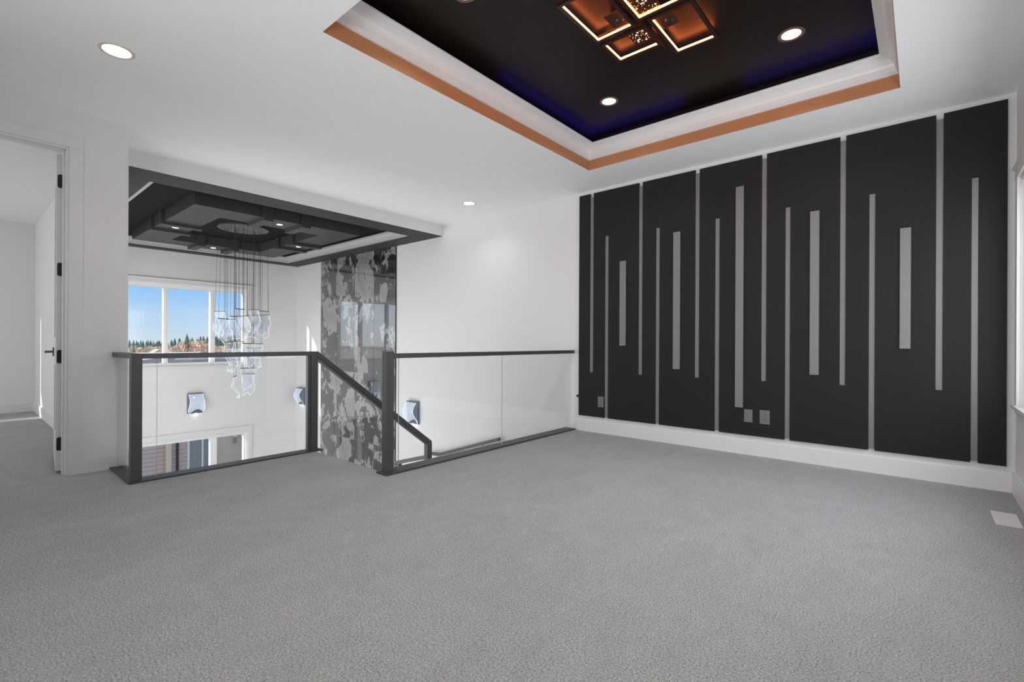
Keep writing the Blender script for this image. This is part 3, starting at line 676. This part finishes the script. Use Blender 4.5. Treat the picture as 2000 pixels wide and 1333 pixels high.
# ---------------------------------------------------------------- stone feature wall
st = thing('stone_wall', (-7.65, YB, -3.0), 'tall feature wall of polished grey and black stone slabs behind the stairs', 'stone cladding')
cols = [-8.851, -8.25, -7.651, -7.055, -6.447]; rows = [2.54, 1.652, 0.452, -0.748, -1.948, -3.0]
for j in range(5):
    for i in range(4):
        bm = bmesh.new(); g = 0.0022
        box(bm, cols[i]+g, cols[i+1]-g, YB-0.014-0.0006*((i*7+j*3) % 3), YB-0.001, rows[j+1]+g, rows[j]-g)
        c = Vector(((cols[i]+cols[i+1])/2, YB-0.014, rows[j+1]))
        o = obj('stone_tile', bm, M['stone'], st)
        # give every slab its own origin so that its pattern is its own
        off = c - Vector(ORG[st.name])
        for v in o.data.vertices: v.co -= off
        o.location = off
boxes('backing', [(cols[0], cols[4], YB-0.009, YB-0.0005, -3.0, 2.539)], M['grout'], st)
boxes('edge_strip', [(cols[0]-0.008, cols[0], YB-0.017, YB-0.001, -3.0, 2.54), ], M['vent'], st)
boxes('edge_strip', [(cols[4], cols[4]+0.008, YB-0.017, YB-0.001, -3.0, 2.54)], M['hinge'], st)

M['glass_edge'] = simple('glass_edge', (206, 212, 210), 0.3)
def glass_panel(b, parent):
    o = boxes('glass_panel', [b], [M['glass'], M['glass_edge']], parent)
    ax = 1 if (b[3]-b[2]) > (b[1]-b[0]) else 0
    for p in o.data.polygons:
        if p.normal[ax] < -0.9: p.material_index = 1
    return o
# ---------------------------------------------------------------- railings
RZ0, RZ1 = 0.870, 0.907
rl = thing('glass_railing', (-4.19, 0.83, 0), 'charcoal railing with a clear glass panel overlooking the foyer, fixed by the bedroom door', 'railing')
boxes('post', [(-4.225, -4.160, 0.803, 0.866, 0.014, RZ1)], M['rail'], rl, bevel=0.002)
boxes('post', [(-4.225, -4.165, 2.092, 2.157, 0.0, RZ1-0.0)], M['rail'], rl, bevel=0.002)
boxes('handrail', [(-4.226, -4.164, 0.866, 2.092, RZ0, RZ1-0.001), (XD, -4.225, 0.804, 0.865, RZ0, RZ1-0.001)], M['rail'], rl, bevel=0.002)
boxes('base_shoe', [(-4.27, -4.150, 0.79, 2.20, 0.0, 0.014), (XD+0.0, -4.27, 0.79, 0.895, 0.0, 0.014)], M['shoe'], rl, bevel=0.003)
glass_panel((-4.199, -4.189, 0.866, 0.955, 0.014, RZ0), rl)
glass_panel((-4.199, -4.189, 0.958, 2.080, 0.014, RZ0), rl)
glass_panel((XD+0.02, -4.228, 0.829, 0.839, 0.014, RZ0), rl)
boxes('edge_channel', [(-4.212, -4.176, 2.066, 2.092, 0.014, RZ0)], M['rail'], rl)
rr_ = thing('glass_railing', (-3.065, 3.35, 0), 'charcoal railing with two clear glass panels running from the stair post to the white wall', 'railing')
boxes('post', [(-3.096, -3.033, 2.107, 2.172, 0.014, 0.925)], M['rail'], rr_, bevel=0.002)
boxes('handrail', [(-3.096, -3.034, 2.172, YB, 0.872, 0.9085)], M['rail'], rr_, bevel=0.002)
boxes('base_shoe', [(-3.140, -3.005, 2.088, YB-0.022, 0.0, 0.016)], M['shoe'], rr_, bevel=0.004)
glass_panel((-3.070, -3.060, 2.172, 2.232, 0.016, 0.872), rr_)
glass_panel((-3.070, -3.060, 2.235, 3.428, 0.016, 0.872), rr_)
glass_panel((-3.070, -3.060, 3.434, 4.60, 0.016, 0.872), rr_)
# sloping stair railing
sr = thing('stair_railing', (-4.195, 2.8, -1.14), 'charcoal sloping stair railing with glass, going down from the middle post', 'railing')
y0, y1 = 2.157, 3.494; z0, z1 = 0.9075, -0.114
def slope(y): return z0 + (y-y0)*(z1-z0)/(y1-y0)
bm = bmesh.new(); prism(bm, [(y0, slope(y0)), (y1, slope(y1)), (y1, slope(y1)-0.055), (y0, slope(y0)-0.055)], 'x', -4.226, -4.168)
obj('handrail', bm, M['rail'], sr, bevel=0.002)
bm = bmesh.new(); prism(bm, [(y0, slope(y0)-0.055), (3.432, slope(3.432)-0.055), (3.432, slope(3.432)-0.085), (y0, slope(y0)-0.085)], 'x', -4.208, -4.182)
obj('glass_channel', bm, M['steel'], sr)
boxes('post', [(-4.228, -4.166, 3.432, 3.494, -1.14, slope(3.494)-0.02)], M['rail'], sr, bevel=0.002)
bm = bmesh.new(); prism(bm, [(y0, slope(y0)-0.085), (3.432, slope(3.432)-0.085), (3.432, slope(3.432)-0.90), (y0, slope(y0)-0.90)], 'x', -4.199, -4.190)
obj('glass_panel', bm, M['glass'], sr)
bm = bmesh.new(); prism(bm, [(2.23, slope(2.23)-0.90), (3.425, slope(3.425)-0.90), (3.425, slope(3.425)-0.945), (2.23, slope(2.23)-0.945)], 'x', -4.232, -4.158)
obj('base_shoe', bm, M['shoe'], sr)
# railing of the lower flight
lr = thing('stair_railing', (-4.5, 3.46, -1.3), 'short charcoal railing of the lower flight, seen under the glass railing', 'railing')
bm = bmesh.new(); prism(bm, [(-4.228, -0.275), (-4.775, -0.43), (-4.775, -0.475), (-4.228, -0.32)], 'y', 3.432, 3.494); obj('handrail', bm, M['rail'], lr, bevel=0.002)
boxes('post', [(-4.775, -4.715, 3.432, 3.494, -1.5, -0.455)], M['rail'], lr, bevel=0.002)
bm = bmesh.new(); prism(bm, [(-4.230, -0.322), (-4.714, -0.459), (-4.714, -1.30), (-4.230, -1.10)], 'y', 3.458, 3.468); obj('glass_panel', bm, M['glass'], lr)
# wall handrail
wh = thing('wall_handrail', (-4.7, YB-0.07, -0.5), 'charcoal handrail on brackets along the white wall below the landing', 'handrail')
bm = bmesh.new(); prism(bm, [(-4.13, -0.232), (-5.30, -0.612), (-5.50, -0.625), (-5.50, -0.665), (-5.29, -0.655), (-4.13, -0.276)], 'y', YB-0.095, YB-0.048); obj('rail', bm, M['rail'], wh, bevel=0.002)
for x in (-4.42, -5.05):
    zc_ = -0.254 + (x+4.13)*(0.38/1.17) - 0.02
    bm = bmesh.new(); tube(bm, (x, YB-0.072, zc_), (x, YB-0.072, zc_-0.05), 0.007, 8); tube(bm, (x, YB-0.072, zc_-0.045), (x, YB, zc_-0.055), 0.007, 8); tube(bm, (x, YB-0.008, zc_-0.055), (x, YB, zc_-0.055), 0.022, 14)
    obj('bracket', bm, M['steel'], wh)

# staircase
ss = thing('staircase', (-3.65, 3.2, -3.0), 'grey carpeted staircase turning down to the foyer beside the stone wall', 'staircase')
for k in range(5):
    boxes('step', [(-4.15, -3.10, 2.14+0.27*k, 2.14+0.27*(k+1), -0.19*(k+1)-0.18, -0.19*(k+1))], M['tread'], ss, bevel=0.01)
boxes('landing', [(-4.16, -3.10, 3.49, YB-0.02, -1.32, -1.14)], M['tread'], ss)
for k in range(9):
    boxes('step', [(-4.24-0.27*(k+1), -4.24-0.27*k, 3.45, YB-0.02, -1.14-0.19*(k+1)-0.18, -1.14-0.19*(k+1))], M['tread'], ss, bevel=0.01)

# ================================================================ outside
bm = bmesh.new(); prism(bm, [(-10.02, -3.25), (-90, -3.4), (-170, -9.0), (-900, -9.0), (-900, -12), (-10.02, -12)], 'y', -500, 700); obj('ground', bm, M['grass'])['kind'] = 'structure'
nh = thing('neighbour_house', (-18, 4, -3.25), 'neighbouring house with grey lap siding and beige posts seen through the lower window', 'house')
bm = bmesh.new(); XN = -14.0
for i in range(27):
    zz = -3.2 + i*0.10
    A = [(XN, zz), (XN+0.036, zz), (XN+0.036, zz+0.012), (XN+0.006, zz+0.10), (XN, zz+0.10)]
    prism(bm, A, 'y', -6.0, 3.83)
o = obj('siding', bm, M['siding'], nh); o['kind'] = 'stuff'
boxes('house_wall', [(-23, XN-0.001, -6.0, 4.42, -3.25, -0.45)], M['siding'], nh)
boxes('side_wall', [(-23, XN+0.001, 4.43, 11, -3.25, -0.45)], M['taupe'], nh)
boxes('post', [(XN+0.04, XN+0.16, 3.35, 3.46, -3.25, -0.7)], M['beige'], nh, bevel=0.005)
boxes('downspout', [(XN+0.016, XN+0.07, 3.583, 3.632, -3.25, -0.75)], M['hinge'], nh)
w_ = boxes('window', [(XN, XN+0.05, 3.822, 3.868, -3.0, -0.8), (XN, XN+0.05, 4.135, 4.172, -3.0, -0.8), (XN, XN+0.05, 3.868, 4.36, -0.86, -0.8), (XN, XN+0.05, 4.36, 4.41, -3.0, -0.8)], M['white_ext'], nh)
for a, b_ in ((3.868, 4.135), (4.172, 4.36)): boxes('pane', [(XN+0.005, XN+0.02, a, b_, -3.0, -0.86)], M['extglass'], w_)
wl = boxes('wall_lantern', [(XN+0.02, XN+0.14, 4.875, 4.93, -1.56, -1.53), (XN+0.0, XN+0.02, 4.87, 4.96, -1.66, -1.50)], M['white_ext'], nh)
boxes('shade', [(XN+0.06, XN+0.13, 4.865, 4.925, -1.73, -1.57)], M['extglass'], wl)
# roofs
bm = bmesh.new()
def roof(bm, x0, x1, xr, y0, y1, hip0, hip1, ze, zr_):
    a = [bm.verts.new(v) for v in ((x1, y0, ze), (x1, y1, ze), (x0, y1, ze), (x0, y0, ze), (xr, y0+hip0, zr_), (xr, y1-hip1, zr_))]
    for q in ((0, 1, 5, 4), (2, 3, 4, 5), (1, 2, 5), (3, 0, 4), (3, 2, 1, 0)): bm.faces.new([a[i] for i in q])
roof(bm, -34, -13.55, -24.0, -7.0, 14.0, 0.5, 3.0, -0.25, 0.50)
obj('roof', bm, M['roofA'], nh)
bm = bmesh.new(); roof(bm, -22.5, -13.5, -18.0, 3.26, 13.0, 2.1, 3.0, 0.05, 0.62)
obj('roof', bm, M['roofB'], nh)
nc = thing('neighbour_house', (-150, 34.4, -8.0), 'small white house far off at the foot of the autumn trees', 'house')
boxes('house_wall', [(-152, -149, 33.1, 35.7, -8.0, -2.2)], M['vinyl'], nc)
bm = bmesh.new(); prism(bm, [(32.8, -2.3), (34.4, -1.3), (36.0, -2.3)], 'x', -152.3, -148.7); obj('roof', bm, M['roofA'], nc)

# trees: a few kinds, copied
def conifer_mesh(seed, m):
    rnd = random.Random(seed); bm = bmesh.new(); ns = 9; layers = 7
    for k in range(layers):
        zb_ = 0.12 + 0.86*k/layers; zt = min(1.0, zb_ + 0.26); r = 0.17*(1 - 0.93*k/layers) + 0.008
        top = bm.verts.new((rnd.uniform(-.01, .01), rnd.uniform(-.01, .01), zt)); R = []
        for i in range(ns*2):
            a = pi*i/ns; rr = r*(1.0 if i % 2 else 0.62)*rnd.uniform(0.75, 1.2)
            R.append(bm.verts.new((rr*math.cos(a), rr*math.sin(a), zb_ + (-0.015 if i % 2 else 0.02) + rnd.uniform(-.012, .012))))
        for i in range(ns*2): bm.faces.new((R[i], R[(i+1) % (ns*2)], top))
    me = bpy.data.meshes.new('conifer_crown'); bm.to_mesh(me); bm.free(); me.materials.append(m); return me
def decid_mesh(seed, m):
    """bare branching crown: many small twig clusters round a few limbs"""
    rnd = random.Random(seed); bm = bmesh.new()
    cs = [(Vector((rnd.uniform(-.22, .22), rnd.uniform(-.22, .22), rnd.uniform(0.30, 0.82))), rnd.uniform(0.10, 0.19)) for _ in range(12)]
    for c, r in cs:
        for k in range(34):
            d = Vector((rnd.gauss(0, 1), rnd.gauss(0, 1), rnd.gauss(0.2, 1))).normalized()
            p = c + d*r*rnd.uniform(0.5, 1.15); q = Vector((rnd.gauss(0, 1), rnd.gauss(0, 1), rnd.gauss(0, 1))).normalized()
            u = d.cross(q).normalized(); z_ = rnd.uniform(0.022, 0.055)
            bm.faces.new([bm.verts.new(p + u*z_), bm.verts.new(p - u*z_ + q*0.01), bm.verts.new(p + d*z_*1.5)])
    me = bpy.data.meshes.new('autumn_crown'); bm.to_mesh(me); bm.free(); me.materials.append(m); return me
bm = bmesh.new(); tube(bm, (0, 0, 0), (0, 0, 0.5), 0.02, 7); tme = bpy.data.meshes.new('trunk'); bm.to_mesh(tme); bm.free(); tme.materials.append(M['trunk'])
CM = [conifer_mesh(i, M['conifer'][i % 3]) for i in range(6)]; DM = [decid_mesh(20+i, M['decid'][i % 3]) for i in range(6)]
def tree(name, me, x, y, h, spread, label, group):
    t = bpy.data.objects.new(name, None); C.objects.link(t); t.location = (x, y, -9.05); tag(t, label, 'tree', group); t.empty_display_size = 1
    for nm, d in (('crown', me), ('trunk', tme)):
        o = bpy.data.objects.new(nm, d); C.objects.link(o); o.parent = t; o.scale = (h*spread, h*spread, h); o.rotation_euler = (0, 0, random.uniform(0, 6.28))
rt = random.Random(3)
# ray (unit x) -> y ratio across the window: y/x from 0.17 to 0.40
def ramp(k, pts):
    for (k0, v0), (k1, v1) in zip(pts, pts[1:]):
        if k <= k1: return v0 + (v1-v0)*max(0, (k-k0)/(k1-k0))
    return pts[-1][1]
ci = 0
for r in range(9):
    X0 = -(268 + r*9.0)
    ny = int(0.28*(-X0)/5.6)
    for j in range(ny):
        X = X0 + rt.uniform(-1.2, 1.2); y = 0.15*(-X0) + 5.6*(j + (0.5 if r % 2 else 0)) + rt.uniform(-0.4, 0.4); k = -y/X
        h = 9 + ramp(k, [(0.15, 0.3), (0.235, 0.9), (0.27, 2.2), (0.306, 3.6), (0.37, 4.8), (0.43, 4.8)]) + rt.uniform(-1.3, 0.9)
        tree('conifer_tree', CM[ci % 6], X, y, h, rt.uniform(0.95, 1.12), 'dark conifer on the distant skyline behind the autumn trees', 'conifers on the skyline'); ci += 1
for r in range(10):
    X0 = -(184 + r*7.4)
    ny = int(0.25*(-X0)/6.4)
    for j in range(ny):
        X = X0 + rt.uniform(-0.4, 0.4); y = 0.15*(-X0) + 6.4*(j + (0.5 if r % 2 else 0)) + rt.uniform(-0.3, 0.3); k = -y/X
        if (X+200)**2 + (y-54.4)**2 < 30 or (X+180)**2 + (y-35.2)**2 < 20: continue
        h = 9 + ramp(k, [(0.15, -1.4), (0.235, -1.0), (0.265, 0.5), (0.285, 1.5), (0.305, 0.9), (0.325, -1.0), (0.40, -2.6)]) + rt.uniform(-0.7, 0.4)
        tree('autumn_tree', DM[ci % 6], X, y, h, rt.uniform(0.68, 0.78), 'bare brown autumn tree in the wood beyond the roofs', 'autumn trees beyond the roofs'); ci += 1
tree('conifer_tree', CM[1], -200, 200*0.272, 12.6, 1.0, 'tall broad conifer standing above the autumn trees in the middle pane', None)
tree('conifer_tree', CM[4], -180, 180*0.1955, 10.2, 0.6, 'slim yellowish conifer among the autumn trees in the nearest pane', None)
